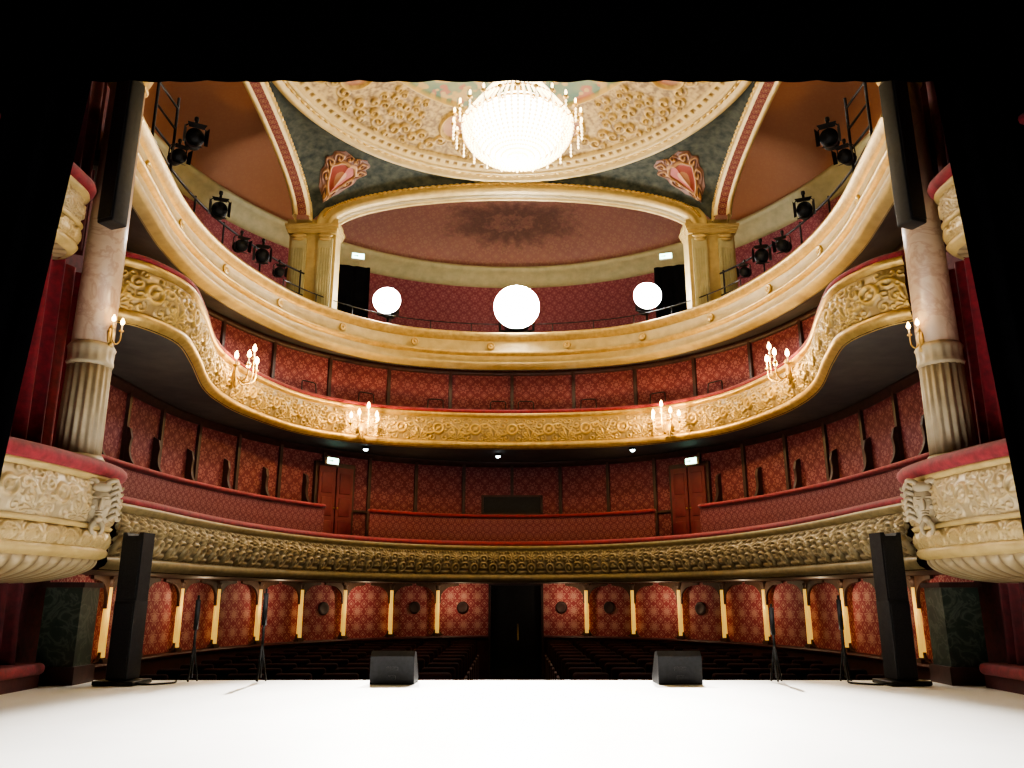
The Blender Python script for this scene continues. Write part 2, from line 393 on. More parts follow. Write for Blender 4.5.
# ------------------------------------------------------------------ balconies
def rail_prof(z,w=.13,h=.09,n0=0):
    return [(n0+w*math.cos(t),z+h*math.sin(t)) for t in np.linspace(0,2*PI,14,endpoint=False)]
def balcony(path,wall,ztop,zbot,label,relf,soff,fn2,step,steptop,mold):
    e=empty('theatre_balcony',(0,19.2,zbot)); tag(e,label,'balcony',kind=None)
    off=(0,-19.2,-zbot); ch=[]
    fn,P,amp,ca,cb=relf
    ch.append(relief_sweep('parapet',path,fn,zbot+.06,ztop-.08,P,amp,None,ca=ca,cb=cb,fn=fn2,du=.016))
    ch.append(sweep('top_moulding',path,[(-.12,ztop-.0),(.08,ztop-.0),(.11,ztop-.04),(.08,ztop-.08),(.02,ztop-.12)],M[mold]))
    ch.append(sweep('bottom_moulding',path,[(-.02,zbot+.12),(.05,zbot+.09),(.06,zbot+.04),(.03,zbot-.01),(-.03,zbot-.04),(-.06,zbot-.07)],M[mold]))
    ch.append(sweep('handrail',path,rail_prof(ztop+.04,.14,.07,-.05),M['velvet'],closed=True))
    ch.append(sweep('parapet_back',path,[(-.16,ztop),(-.16,zbot)],M['velvet_dark']))
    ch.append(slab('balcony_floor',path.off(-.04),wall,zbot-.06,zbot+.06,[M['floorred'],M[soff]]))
    ch.append(slab('rear_step',path.off(-step[0]),step[1],zbot+.062,steptop,[M['floorred'],M['floorred']]))
    for c in ch: c.parent=e; c.location=off
    return e,off
M['dullgilt']=simple('dull_antique_gilt',(.20,.16,.08),(.32,.25,.12),.5,.2,8)
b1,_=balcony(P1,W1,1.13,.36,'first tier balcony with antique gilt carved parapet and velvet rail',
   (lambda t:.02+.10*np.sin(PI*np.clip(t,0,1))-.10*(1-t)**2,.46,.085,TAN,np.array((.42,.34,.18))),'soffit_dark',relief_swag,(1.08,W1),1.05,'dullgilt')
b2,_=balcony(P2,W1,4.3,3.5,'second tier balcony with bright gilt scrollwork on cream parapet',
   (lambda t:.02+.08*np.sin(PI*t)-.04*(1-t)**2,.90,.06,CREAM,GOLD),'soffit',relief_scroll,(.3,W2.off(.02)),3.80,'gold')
e=empty('theatre_balcony',(0,19.2,5.55)); tag(e,'upper gallery balcony with plain cream moulded parapet and gilt bands','balcony')
parts=[]
zt=6.4
parts.append(sweep('top_moulding',P3,[(-.3,zt),(.02,zt),(.1,zt-.03),(.12,zt-.09),(.06,zt-.13),(.04,zt-.2),(-.02,zt-.23)],M['gold']))
parts.append(sweep('parapet',P3,[(-.02,zt-.23),(-.04,zt-.46),(.0,zt-.5)],M['cream']))
parts.append(sweep('middle_moulding',P3,[(.0,zt-.49),(.07,zt-.51),(.08,zt-.56),(.02,zt-.6),(-.02,zt-.62)],M['gold']))
parts.append(sweep('lower_fascia',P3,[(-.02,zt-.62),(-.03,zt-.76),(.03,zt-.79),(.03,zt-.83),(-.06,zt-.88),(-.22,zt-.92)],M['cream']))
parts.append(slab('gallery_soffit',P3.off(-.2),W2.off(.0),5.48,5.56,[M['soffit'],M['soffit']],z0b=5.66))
parts.append(slab('balcony_floor',P3.off(-.3),W3,5.70,5.78,[M['floorred'],M['soffit']]))
parts.append(sweep('parapet_back',P3,[(-.3,zt),(-.3,5.5)],M['velvet_dark']))
for c in parts: c.parent=e; c.location=(0,-19.2,-5.55)
bros=B().lathe([(.001,.0),(.1,.0),(.1,.02),(.075,.045),(.06,.02),(.03,.03),(.02,.05),(.001,.055)],(0,0,0),16,0,Matrix.Rotation(-PI/2,4,'X').inverted())
r0=None
for q in np.arange(-P3.L/2+.9,P3.L/2-.5,1.9):
    x,y,nx,ny=P3.at(q); rz=math.atan2(nx,-ny)
    if r0 is None: r0=bros.obj('rosette',[M['gold']],e)
    else:
        r0=r0.copy(); C.objects.link(r0); r0.parent=e
    r0.location=(x+nx*-.03,y+ny*-.03-19.2,zt-.35-5.55); r0.rotation_euler=(0,0,rz)

def facing(nx,ny): return math.atan2(nx,-ny)   # local -Y looks along (nx,ny)

# guard rail of the gallery
g=empty('guard_rail',(0,19.2,6.4)); tag(g,'thin black steel guard rail along the gallery parapet','railing')
pp=P3.off(-.12).sub(-6.2,6.2,60)
o=B().tube([(x,y-19.2,.26) for x,y in pp.p],.014,6).obj('top_bar',[M['metal']],g)
for q in np.linspace(-6.2,6.2,13):
    x,y,_,_=P3.off(-.12).at(q); B().tube([(x,y-19.2,0),(x,y-19.2,.26)],.012,6).obj('post',[M['metal']],g)

# first tier low partition
def partition(a,b,label):
    p=P1.off(-1.0); p=p.sub(a,b,80); c=p.at((a+b)/2)
    e=empty('low_partition',(c[0],c[1],.44)); tag(e,label,'partition','low partitions of the first tier')
    o1=sweep('panel',p,[(.0,.44),(.0,1.86),(-.05,1.86),(-.05,.44)],M['damask_dark'],closed=True,smooth=False)
    o2=sweep('handrail',p,rail_prof(1.92,.09,.05,-.03),M['velvet'],closed=True)
    o3=sweep('base_moulding',p,[(.0,.78),(.03,.78),(.03,.95),(.0,.97)],M['wood'])
    for o in (o1,o2,o3): o.parent=e; o.location=(-c[0],-c[1],-.44)
P1o=P1.off(-1.0)
hl=P1o.s[-1]
partition(-hl+.3,-5.0,'curved low partition in small red damask with velvet rail')
partition(5.0,hl-.3,'curved low partition in small red damask with velvet rail')
partition(-3.7,3.7,'central low partition in small red damask with velvet rail')

# wall strips + scroll dividers
def divider_mesh():
    pts=[(0,0),(.5,0),(.5,.55)]
    for t in np.linspace(0,1,16):
        pts.append((.5-.36*t+.09*math.sin(t*2*PI),.55+.95*t**1.3))
    pts+=[(.1,1.66),(0,1.72)]
    T=Matrix.Rotation(-PI/2,4,'Z')
    return B().extr(pts,.07,0,T), B().tube([T@Vector((x,0,z+.02)) for x,z in pts[2:-1]],.045,8)
dm,dr=divider_mesh()
proto=None
def dividers(path,qs,z,grp,label):
    global proto
    for q in qs:
        x,y,nx,ny=path.at(q); e=empty('box_divider',(x+nx*.01,y+ny*.01,z),facing(nx,ny)); tag(e,label,'box divider',grp)
        if proto is None:
            a=dm.obj('side_panel',[M['wood']],e); b=dr.obj('armrest_roll',[M['wood']],e); proto=(a,b)
        else:
            for s in proto:
                c=s.copy(); C.objects.link(c); c.parent=e
dividers(W1,[s*q for s in (-1,1) for q in (5.7,6.9,8.1,9.3,10.5,11.6,12.6)],1.052,'scroll dividers of the first tier','dark wooden scroll-shaped divider beside red damask wall')
k=3
for lev,(za,zb,qs,pth) in {'a':(1.06,3.42,np.arange(-12.9,13,1.29),W1),'b':(3.81,5.6,np.arange(-12.8,13,1.6),W2)}.items():
    for q in qs:
        x,y,nx,ny=pth.at(q); o=B().box((0,-.03,(zb-za)/2),(.08,.06,zb-za)).obj('trim_%d'%k,[M['wood']],None,(x,y,za),facing(nx,ny))
        struct(o,'dark wooden upright strip between damask panels','wall strip'); k+=1
o=sweep('trim_%d'%k,W1,[(0,3.3),(.05,3.3),(.07,3.4),(.12,3.43),(.0,3.44)],M['wood']);k+=1; struct(o,'dark wooden picture moulding','moulding')
o=sweep('trim_%d'%k,W1,[(.0,1.95),(.04,1.95),(.05,2.0),(.0,2.03)],M['wood']);k+=1; struct(o,'dark wooden chair rail moulding','moulding')
o=sweep('trim_%d'%k,W2,[(.0,5.52),(.04,5.52),(.08,5.62),(.0,5.64)],M['wood']);k+=1; struct(o,'dark wooden top moulding of second tier','moulding')

# chairs
def chair_parts():
    f=B(); f.tube([(-.2,.2,.45),(-.2,.23,.8),(-.19,.25,.99),(-.15,.26,1.02),(.15,.26,1.02),(.19,.25,.99),(.2,.23,.8),(.2,.2,.45)],.014,6)
    s=B().rbox((0,0,.46),(.44,.40,.07),.03)
    l=B().tube([(0,0,0),(0,0,.44)],[.014,.02],6)
    return f,s,l
cf,cs,cl=chair_parts(); cproto=None
def chair(x,y,z,rz,grp):
    global cproto
    e=empty('balcony_chair',(x,y,z),rz); tag(e,'dark metal chair with open back and red velvet seat','chair',grp)
    if cproto is None:
        a=cf.obj('backrest',[M['metal']],e); b=cs.obj('seat',[M['velvet_dark']],e)
        ls=[cl.obj('leg',[M['metal']],e,(sx*.18,sy*.17,0)) for sx in(-1,1) for sy in(-1,1)]
        cproto=[a,b]+ls
    else:
        for s in cproto:
            c=s.copy(); C.objects.link(c); c.parent=e
for pth,qs,z,gname in ((W2.off(.36),[s*v for s in(-1,1) for v in (.35,1.9,3.6,5.1,6.7,8.2,9.4,10.3)],3.802,'chairs of the second tier'),
                       (W1.off(.36),[s*v for s in(-1,1) for v in (6.2,7.4,8.6,9.8,10.9)],1.052,'chairs of the first tier')):
    for q in qs:
        x,y,nx,ny=pth.at(q); chair(x,y,z,facing(nx,ny),gname)

# doors on the first tier
QD=abs(q_for(W1,.227))
for i,q in enumerate((-QD,QD)):
    x,y,nx,ny=W1.at(q); e=empty('door_%d'%(i+1),(x+nx*.02,y+ny*.02,1.06),facing(nx,ny)); struct(e,'crimson panelled double door in dark wooden frame','door')
    B().box((0,-.06,1.02),(1.12,.1,2.04)).obj('frame',[M['wood']],e)
    for s in(-1,1):
        b=B().box((s*.25,-.13,.98),(.46,.05,1.9))
        for zc,h in((.4,.5),(.98,.44),(1.55,.5)): b.rbox((s*.25,-.155,zc),(.3,.03,h),.012)
        d=b.obj('door_leaf',[M['doorred']],e)
        B().ell((s*.05,-.18,.95),(.02,.03,.02)).obj('door_knob',[M['gold']],d)

# parterre centre door + opening
x,y,nx,ny=WP.at(0); e=empty('door_3',(.1,y-.3,-2.0)); struct(e,'open dark doorway with brass handles at back of stalls','door')
B().box((0,.0,1.16),(1.3,.08,2.24)).obj('door_leaf',[M['blackp']],e)
B().box((-.68,-.05,1.14),(.05,.2,2.27)).box((.68,-.05,1.14),(.05,.2,2.27)).box((0,-.05,2.27),(1.41,.2,.04)).obj('frame',[M['wood']],e)
B().tube([(.05,-.1,.9),(.05,-.1,1.3)],.02,8).obj('handle',[M['gold']],e)

# parterre pillars with rounded dark spandrel brackets
fl=lambda a,z:1+.05*math.cos(8*a)
pf=B().lathe([(.055,.0),(.05,1.06)],(0,0,.08),40,0,None,fl)
pb=B().box((0,0,.03),(.15,.15,.06)).lathe([(.08,.05),(.08,.06),(.06,.08)])
pc=B().lathe([(.052,0),(.065,.03),(.055,.05),(.07,.09),(.085,.12)],(0,0,1.12)).box((0,0,1.26),(.17,.17,.04))
pk=B()
for s in(-1,1):
    pts=[(s*.045,.80),(s*.075,.80)]+[(s*(.075+.34*(1-math.cos(t))),.92+.30*math.sin(t)) for t in np.linspace(0,PI/2,10)]+[(s*.56,1.24),(s*.56,1.29),(s*.045,1.29)]
    pk.extr(pts,.05)
    pts=[(s*.045,.02),(s*.075,.02)]+[(s*(.075+.14*(1-math.cos(t))),.16-.14*math.sin(t)) for t in np.linspace(PI/2,0,8)]+[(s*.045,.16)]
    pk.extr(pts,.04)
pproto=None; WPi=WP.off(.13)
pq=[s*v for v in(1.95,3.2,4.5,5.75,7.0,8.3,9.5,10.8,12.0) for s in(-1,1)]
for q in pq[::-1]:
    x,y,nx,ny=WPi.at(q); e=empty('pillar',(x,y,-.998),facing(nx,ny)); tag(e,'slender self-lit gold pillar with dark brackets on dado ledge','pillar','gold pillars of the stalls wall')
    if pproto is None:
        pproto=[pf.obj('shaft',[M['goldglow']],e),pb.obj('base',[M['brown']],e),pc.obj('capital',[M['brown']],e),pk.obj('bracket',[M['brown']],e)]
    else:
        for s in pproto:
            c=s.copy(); C.objects.link(c); c.parent=e
# round ventilation portholes
T=Matrix.Rotation(PI/2,4,'X')
ph=B().lathe([(.09,0),(.15,.0),(.15,.03),(.13,.05),(.09,.03)],(0,0,0),24,0,T); pi_=B().lathe([(.001,.0),(.09,.0),(.09,.03),(.001,.02)],(0,0,0),24,0,T)
pro=None
for q in [s*v for s in(-1,1) for v in(1.3,2.58,5.12)]:
    x,y,nx,ny=WP.at(q); e=empty('porthole',(x+nx*.01,y+ny*.01,-.30),facing(nx,ny)); tag(e,'round dark porthole with dark rim on damask wall','porthole','portholes on the stalls wall')
    if pro is None: pro=[ph.obj('rim',[M['wood']],e),pi_.obj('grille',[M['blackp']],e)]
    else:
        for s in pro: c=s.copy(); C.objects.link(c); c.parent=e

# ------------------------------------------------------------------ stalls chairs
sb=B().rbox((0,.2,.70),(.5,.1,.54),.045)
sc=B().rbox((0,-.02,.44),(.48,.44,.12),.045)
sa=B().rbox((0,0,.6),(.05,.4,.05),.02).box((0,.05,.3),(.04,.3,.58))
sproto=None
for r in range(11):
    Y=11.5+r*.85
    for s in(-1,1):
        for i in range(7):
            X=s*(1.08+.63*i); yy=Y-.012*X*X
            if abs(X)>(5.2 if Y<15.5 else 5.2*math.sqrt(max(0,1-((Y-14)/7.2)**2))): continue
            rz=-math.atan(.024*X)
            e=empty('auditorium_chair',(X,yy,-2.0),rz); tag(e,'dark red velvet theatre chair with wooden arms','theatre chair','chairs in the stalls')
            if sproto is None:
                sproto=[sb.obj('backrest',[M['seatvelvet']],e),sc.obj('seat_cushion',[M['seatvelvet']],e),sa.obj('armrest',[M['wood']],e,(-.27,0,0)),sa.obj('armrest',[M['wood']],e,(.27,0,0))]
            else:
                for q in sproto: c=q.copy(); C.objects.link(c); c.parent=e

# ------------------------------------------------------------------ proscenium sides
def side_wall(s,n):
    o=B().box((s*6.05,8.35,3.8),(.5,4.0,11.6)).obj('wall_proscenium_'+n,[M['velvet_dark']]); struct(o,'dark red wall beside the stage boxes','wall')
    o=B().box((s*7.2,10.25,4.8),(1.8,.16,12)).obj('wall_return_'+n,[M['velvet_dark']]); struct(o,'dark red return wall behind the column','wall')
for s,n in((-1,'left'),(1,'right')):
    side_wall(s,n)
def curtain(name,p0,p1,z0,z1,mat,label,cat,amp=.06,wl=.28,parent=None,scallop=0,flare=0):
    n=max(24,int(math.dist(p0,p1)/.02)); d=Vector((p1[0]-p0[0],p1[1]-p0[1],0)); Ln=d.length; d.normalize(); w=Vector((-d.y,d.x,0))
    V=[];ph=random.random()*6
    for i in range(n):
        t=i/(n-1)*Ln; a=amp*(math.sin(2*PI*t/wl+ph)+.35*math.sin(2*PI*t/wl*1.7+1))
        for j in range(12):
            f=j/11; z=z1+(z0-z1)*f
            if scallop and j==11: z+=scallop*abs(math.sin(PI*t/.4))
            sh=flare*max(0,min(1,(5.3-z)/4.3))*max(0,1-t/1.5)
            q=Vector((p0[0],p0[1],0))+d*(t+sh)+w*a*(.55+.45*f); V.append((q.x-p0[0],q.y-p0[1],z-z0))
    o=mk(name,V,gridf(n,12),mat,loc=(p0[0],p0[1],z0)); tag(o,label,cat); return o
for s in(-1,1):
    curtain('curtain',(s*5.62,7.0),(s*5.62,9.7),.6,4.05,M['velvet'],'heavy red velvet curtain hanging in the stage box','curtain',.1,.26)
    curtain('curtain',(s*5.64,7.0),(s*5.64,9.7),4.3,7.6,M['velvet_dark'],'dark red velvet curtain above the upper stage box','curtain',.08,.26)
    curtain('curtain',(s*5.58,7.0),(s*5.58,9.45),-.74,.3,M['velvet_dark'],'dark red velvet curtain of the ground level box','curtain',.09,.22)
    e=empty('box_ledge',(s*5.5,8.2,-1.0)); tag(e,'red velvet ledge of the ground level stage box','ledge')
    B().box((0,0,.07),(.36,2.7,.14)).obj('base_panel',[M['redwood']],e); B().rbox((0,0,.2),(.44,2.8,.13),.055).obj('cushion',[M['velvet']],e)

def stage_box(s,pts,zr,z0,zb,label,centre,bulge=.13):
    half=[(s*x,y) for x,y in pts]
    if s>0: half=half[::-1]
    p=Path(spline(half,160))
    if np.mean(p.n[:,0]*s)>0: p.n=-p.n
    e=empty('stage_box',(s*centre[0],centre[1],z0)); tag(e,label,'theatre box','stage boxes')
    off=(-s*centre[0],-centre[1],-z0); ch=[]
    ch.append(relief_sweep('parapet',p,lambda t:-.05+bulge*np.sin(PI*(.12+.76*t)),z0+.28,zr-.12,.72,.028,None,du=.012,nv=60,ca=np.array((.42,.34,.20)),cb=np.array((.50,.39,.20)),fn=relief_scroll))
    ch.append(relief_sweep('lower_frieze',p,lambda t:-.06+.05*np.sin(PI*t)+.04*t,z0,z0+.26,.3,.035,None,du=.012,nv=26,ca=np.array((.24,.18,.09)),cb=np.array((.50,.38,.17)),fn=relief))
    ch.append(sweep('middle_moulding',p,[(-.05,z0+.32),(.0,z0+.32),(.05,z0+.29),(.02,z0+.25),(-.05,z0+.25)],M['cream']))
    ch.append(sweep('handrail',p,[(.0+.14*math.cos(t),zr-.03+.10*math.sin(t)) for t in np.linspace(0,2*PI,14,endpoint=False)],M['velvet'],closed=True))
    ch.append(sweep('top_moulding',p,[(.0,zr-.1),(.07,zr-.11),(.08,zr-.15),(.01,zr-.19)],M['cream']))
    ch.append(sweep('bottom_moulding',p,[(-.08,z0+.06),(.0,z0+.05),(.03,z0),(.0,z0-.05),(-.08,z0-.08)],M['cream']))
    nu=420;nv=24;V=[];col=[]; pp=p.sub(p.s[0],p.s[-1],nu); pn=np.c_[np.interp(pp.s,p.s,p.n[:,0]),np.interp(pp.s,p.s,p.n[:,1])]
    for i in range(nu):
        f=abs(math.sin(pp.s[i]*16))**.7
        for j in range(nv):
            t=j/(nv-1); k=(1-math.cos(t*PI/2))*.97
            q=(pp.p[i]-pn[i]*.08)*(1-k)+np.array((s*5.85,centre[1]*.6+pp.p[i][1]*.4))*k
            q=q+pn[i]*.055*f*math.sin(PI*min(1,t*1.1))
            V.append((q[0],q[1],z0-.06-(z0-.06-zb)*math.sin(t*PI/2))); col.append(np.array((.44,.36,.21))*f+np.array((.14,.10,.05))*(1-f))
    ch.append(mk('bowl',V,gridf(nu,nv),M['gilt'],col=np.array(col)))
    ch.append(mk('box_floor',[(x,y,z0+.02) for x,y in p.p-p.n*.08]+[(s*5.8,p.p[-1][1],z0+.02),(s*5.8,p.p[0][1],z0+.02)],[tuple(range(162))],M['floorred'],smooth=False))
    for c in ch: c.parent=e; c.location=off
    return e,p
def spl3(pts,n=6):
    P=[Vector(p) for p in pts]; P=[2*P[0]-P[1]]+P+[2*P[-1]-P[-2]]; out=[]
    for i in range(1,len(P)-2):
        for k_ in range(n):
            t=k_/n; a,b,c,d=P[i-1:i+3]; out.append(.5*((2*b)+(-a+c)*t+(2*a-5*b+4*c-d)*t*t+(-a+3*b-3*c+d)*t**3))
    out.append(P[-2]); return out
for s in(-1,1):
    e,p=stage_box(s,[(5.75,6.8),(5.35,6.95),(5.05,7.4),(4.87,8.1),(4.79,8.8),(4.78,9.35),(4.88,9.8),(5.15,10.08),(5.45,10.18)],1.44,.48,.12,'round cream gilt stage box with carved mask and velvet rail',(5.3,8.6))
    stage_box(s,[(5.75,7.2),(5.5,7.5),(5.32,8.1),(5.26,8.6),(5.32,9.0),(5.72,9.3)],4.9,4.08,3.98,'upper cream and gilt stage box with red velvet rail',(5.4,8.4),.08)
    b=B()
    b.ell((0,0,0),(.115,.10,.16),0,seg=18); b.ell((0,-.095,-.01),(.02,.045,.05),0); b.ell((0,-.082,-.072),(.04,.028,.012),0); b.ell((0,-.08,-.095),(.032,.026,.012),0)
    b.ell((0,-.065,-.138),(.04,.04,.035),0); b.ell((0,.02,0),(.16,.08,.2),0,seg=14)
    for q in(-1,1):
        b.ell((q*.042,-.084,.03),(.022,.016,.010),0); b.ell((q*.046,-.084,.055),(.038,.022,.010),0); b.ell((q*.056,-.062,-.03),(.03,.033,.03),0)
        for kk in range(6):
            z=.14-kk*.055; b.tube(spl3([(q*.085,-.03,z),(q*.14,-.045,z+.03),(q*.17,-.02,z-.01),(q*.2,0,z+.02)],4),[.024]*4+[.02]*4+[.014]*4+[.004],6)
        b.tube(spl3([(q*.03,-.04,.14),(q*.06,-.07,.2),(q*.13,-.05,.21),(q*.12,-.04,.16)],4),[.026]*4+[.022]*4+[.018]*4+[.01],6)
        b.tube(spl3([(q*.02,-.05,-.15),(q*.05,-.06,-.22),(q*.02,-.04,-.28)],4),[.026]*4+[.02]*4+[.005],6)
    b.ell((0,-.05,.15),(.09,.05,.05),0)
    i_=int(np.argmin(abs(p.p[:,1]-9.1))); x,y=p.p[i_]
    o=b.obj('relief_mask',[M['drum']],e,(x-s*5.3-s*.10,y-8.6,1.0-.48),facing(-s*.6,-.85)); o.scale=(1.2,1.1,1.25)

# big columns
flm=lambda a,z:1+.05*math.cos(18*a)
for s in(-1,1):
    e=empty('column',((-5.12 if s<0 else 5.2),9.32,.52)); tag(e,'tall beige-pink marble column with fluted lower drum','column','proscenium columns')
    B().lathe([(.30,0),(.30,.85),(.32,.87),(.32,.92),(.29,.95),(.31,1.01),(.27,1.07)],seg=40).obj('base',[M['drum']],e)
    B().lathe([(.245,1.05),(.235,2.17)],seg=144,mod=flm).obj('fluted_drum',[M['drum']],e)
    B().lathe([(.25,2.15),(.265,2.19),(.245,2.24),(.25,2.34),(.27,2.38),(.24,2.43)],seg=96,mod=lambda a,z:1+.035*math.cos(16*a)*(1 if 2.2<z<2.36 else 0)).obj('collar',[M['drum']],e)
    B().lathe([(.235,2.42),(.212,6.0)],seg=40).obj('shaft',[M['pinkmarble']],e)
    B().lathe([(.225,5.98),(.25,6.02),(.23,6.07),(.26,6.18),(.33,6.38),(.35,6.45)],seg=48,mod=lambda a,z:1+.06*math.cos(8*a)*(1 if z>6.1 else 0)).box((0,0,6.5),(.74,.74,.12)).obj('capital',[M['gold']],e)
    e=empty('pilaster',(s*5.3,9.98,-1.0)); tag(e,'dark green marble pilaster under the stage box','pilaster','green marble pilasters')
    B().box((0,0,.1),(.52,.48,.2)).obj('plinth',[M['wood']],e); B().box((0,0,1.12),(.5,.46,.06)).obj('cap_moulding',[M['wood']],e); B().box((0,0,.64),(.44,.4,.9)).obj('shaft',[M['greenmarble']],e)

# ------------------------------------------------------------------ stage masking
for s in(-1,1):
    curtain('stage_leg_curtain',(s*4.50,7.45),(s*8.2,7.45),-1.0,9.0,M['black'],'tall black stage masking curtain','stage curtain',.03,.35,flare=.3 if s<0 else .18)
curtain('border_curtain',(-8,7.3),(8,7.3),5.22,9.0,M['black'],'black overhead border curtain with nearly straight hem','stage curtain',.008,.8,scallop=-.018)

# ------------------------------------------------------------------ ceiling ring, dome, pendentives, arches
CY=12.6;R=4.72
nr,na=250,1500
r_=np.linspace(.05,R-.35,nr); a_=np.linspace(0,2*PI,na)
RR,AA=np.meshgrid(r_,a_,indexing='ij')
Z=9.72+.75*(1-(RR/(R-.35))**2)
def lerp(a,b,f): f=np.clip(f,0,1)[...,None]; return a*(1-f)+b*f
def vn(x,y,sd=0):
    xi=np.floor(x).astype(int); yi=np.floor(y).astype(int); fx=x-xi; fy=y-yi
    def hh(i,j): return ((np.sin(i*127.1+j*311.7+sd*74.7)*43758.5453)%1)
    fx=fx*fx*(3-2*fx); fy=fy*fy*(3-2*fy)
    return (hh(xi,yi)*(1-fx)+hh(xi+1,yi)*fx)*(1-fy)+(hh(xi,yi+1)*(1-fx)+hh(xi+1,yi+1)*fx)*fy
X_=RR*np.cos(AA);Y_=RR*np.sin(AA)
n1=vn(X_*1.8,Y_*1.8)*.5+vn(X_*5,Y_*5,1)*.5; n2=vn(X_*5,Y_*5,2)*.6+vn(X_*11,Y_*11,12)*.4
hgt=np.zeros_like(RR)
A3=lambda *c: np.array(c)
NS=8
# teal field only reaches far out on the four main axes
edge=2.75+.55*np.cos(2*(AA-PI/2))**2*(np.cos(4*(AA-PI/2))>-.2)*np.clip(np.cos(4*(AA-PI/2))+.2,0,1)
sky=lerp(A3(.05,.14,.10),A3(.18,.23,.11),n1*1.8-.4)
sky=lerp(sky,A3(.34,.12,.06),(n2-.64)*10*(RR>1.5))
sky=lerp(sky,A3(.44,.30,.09),(vn(X_*9,Y_*9,5)-.58)*9)
fine=vn(AA*42,RR*12,3)*.5+vn(AA*90,RR*24,33)*.5
orn=lerp(A3(.16,.10,.03),A3(.46,.33,.11),fine*2.2-.6)
rm=3.75; segl=2*PI/NS*rm
sec=(((AA-PI/2)/(2*PI)*NS+.5)%1-.5); ux=sec*segl; vy=RR-rm
sec2=(((AA-PI/2)/(2*PI)*NS)%1-.5); ux2=sec2*segl
med=np.hypot(ux2/.30,(RR-3.3)/.34)
orn=lerp(orn,lerp(A3(.22,.075,.04),A3(.40,.21,.10),n2*1.5-.2),(1-med)*6)
ring=np.clip(1-np.abs(med-1.12)*6,0,1); orn=lerp(orn,A3(.56,.38,.10),ring); hgt=np.maximum(hgt,ring)
for (cx,cy,R_,k_,dr) in((.20,.12,.15,8,1),(.42,-.0,.15,8,-1),(.64,.14,.14,8,1),(.84,.0,.14,8,-1),(1.06,.16,.15,8,1),(1.28,.02,.14,8,-1),(.12,-.22,.12,7,-1),(.36,-.30,.12,7,1),(.62,-.22,.11,7,-1),(.12,.33,.08,6,1),(.52,.30,.08,6,-1),(.95,.30,.08,6,1),(.10,-.48,.10,6,1),(.34,-.56,.10,6,-1),(.56,-.46,.09,6,1),(.2,-.74,.1,6,1),(.45,-.78,.1,6,-1)):
    for sg in(-1,1):
        dx=(ux-sg*cx)*sg*dr; dv=vy-cy; th=np.arctan2(dv,dx); rr=np.hypot(dx,dv)/R_
        sp=np.exp(-rr**5)*(.5+.5*np.cos(th-rr*k_))**1.5*(med>1.15)
        orn=lerp(orn,A3(.56,.39,.12),sp); orn=lerp(orn,A3(.11,.06,.016),np.exp(-rr**5)*(.5-.5*np.cos(th-rr*k_))**2*.7*(med>1.15)); hgt=np.maximum(hgt,sp)
b1_=(RR>4.16); orn=lerp(orn,A3(.52,.38,.13),b1_*1.0); dn=(np.cos(AA*130)>.1)*((RR>4.2)&(RR<4.3)); orn=lerp(orn,A3(.14,.08,.025),dn*.8); hgt=np.where(b1_,.5+.5*(1-dn),hgt)
inn=np.clip((RR-edge)*14,0,1)
inn=np.maximum(inn,np.clip((1.25-med)*8,0,1))
col=lerp(sky,orn,inn); hgt=hgt*inn
rim=np.clip(1-np.abs(RR-edge)*14,0,1)*(med>1.2); col=lerp(col,A3(.56,.38,.10),rim); hgt=np.maximum(hgt,rim)
V=np.dstack([X_,Y_,Z-9.6-.07*hgt]).reshape(-1,3)
o=mk('ceiling_dome',V,gridf(nr,na),M['paint'],loc=(0,CY,9.6),col=col.reshape(-1,3)); struct(o,'painted circular ceiling with sky, cartouches and gilt borders','ceiling')
b=B(); b.lathe([(R-.36,.1),(R-.33,.02),(R-.28,.0),(R-.26,.06),(R-.2,.05),(R-.18,-.06),(R-.1,-.08),(R-.06,.0),(R,.0),(R+.02,.08)],(0,0,0),160)
b.f=b.f[:-2];b.m=b.m[:-2];b.s=b.s[:-2]
o=b.obj('trim_%d'%k,[M['cream']],None,(0,CY,9.6));k+=1; struct(o,'round cream and gilt ceiling moulding','moulding')
nb=150*6; rad_=[.015+.03*abs(math.sin(PI*i/6)) for i in range(nb+1)]
b=B().tube([((R-.23)*math.cos(2*PI*i/nb),(R-.23)*math.sin(2*PI*i/nb),.03) for i in range(nb+1)],rad_,6)
o=b.obj('trim_%d'%k,[M['gold']],None,(0,CY,9.6));k+=1; struct(o,'gilt bead moulding around the ceiling ring','moulding')
SP,PK=8.5,9.5
def archz(t,hs): return SP+(PK-SP)*math.sqrt(max(0,1-(t/hs)**2))
HS=4.75
def pend(phi,t):
    a=phi; r=(R*math.cos(a),R*math.sin(a),9.6)
    if a<PI/4: q=HS*math.tan(a); bb=(HS,q,archz(q,HS+.02))
    else: q=HS/math.tan(a); bb=(q,HS,archz(q,HS+.02))
    w=t; zz=r[2]*(1-w)+bb[2]*w+.12*math.sin(PI*w)
    return Vector((r[0]*(1-w)+bb[0]*w,r[1]*(1-w)+bb[1]*w,zz))
for sx in(-1,1):
    for sy in(-1,1):
        V=[];n=61;m_=16
        for i in range(n):
            for j in range(m_):
                p=pend(.001+(PI/2-.002)*i/(n-1),j/(m_-1)); V.append((sx*p.x,sy*p.y,p.z-9.6))
        o=mk('ceiling_spandrel',V,gridf(n,m_),M['pendentive'],loc=(0,CY,9.6)); struct(o,'dark grey-green painted spandrel of the ceiling','ceiling')
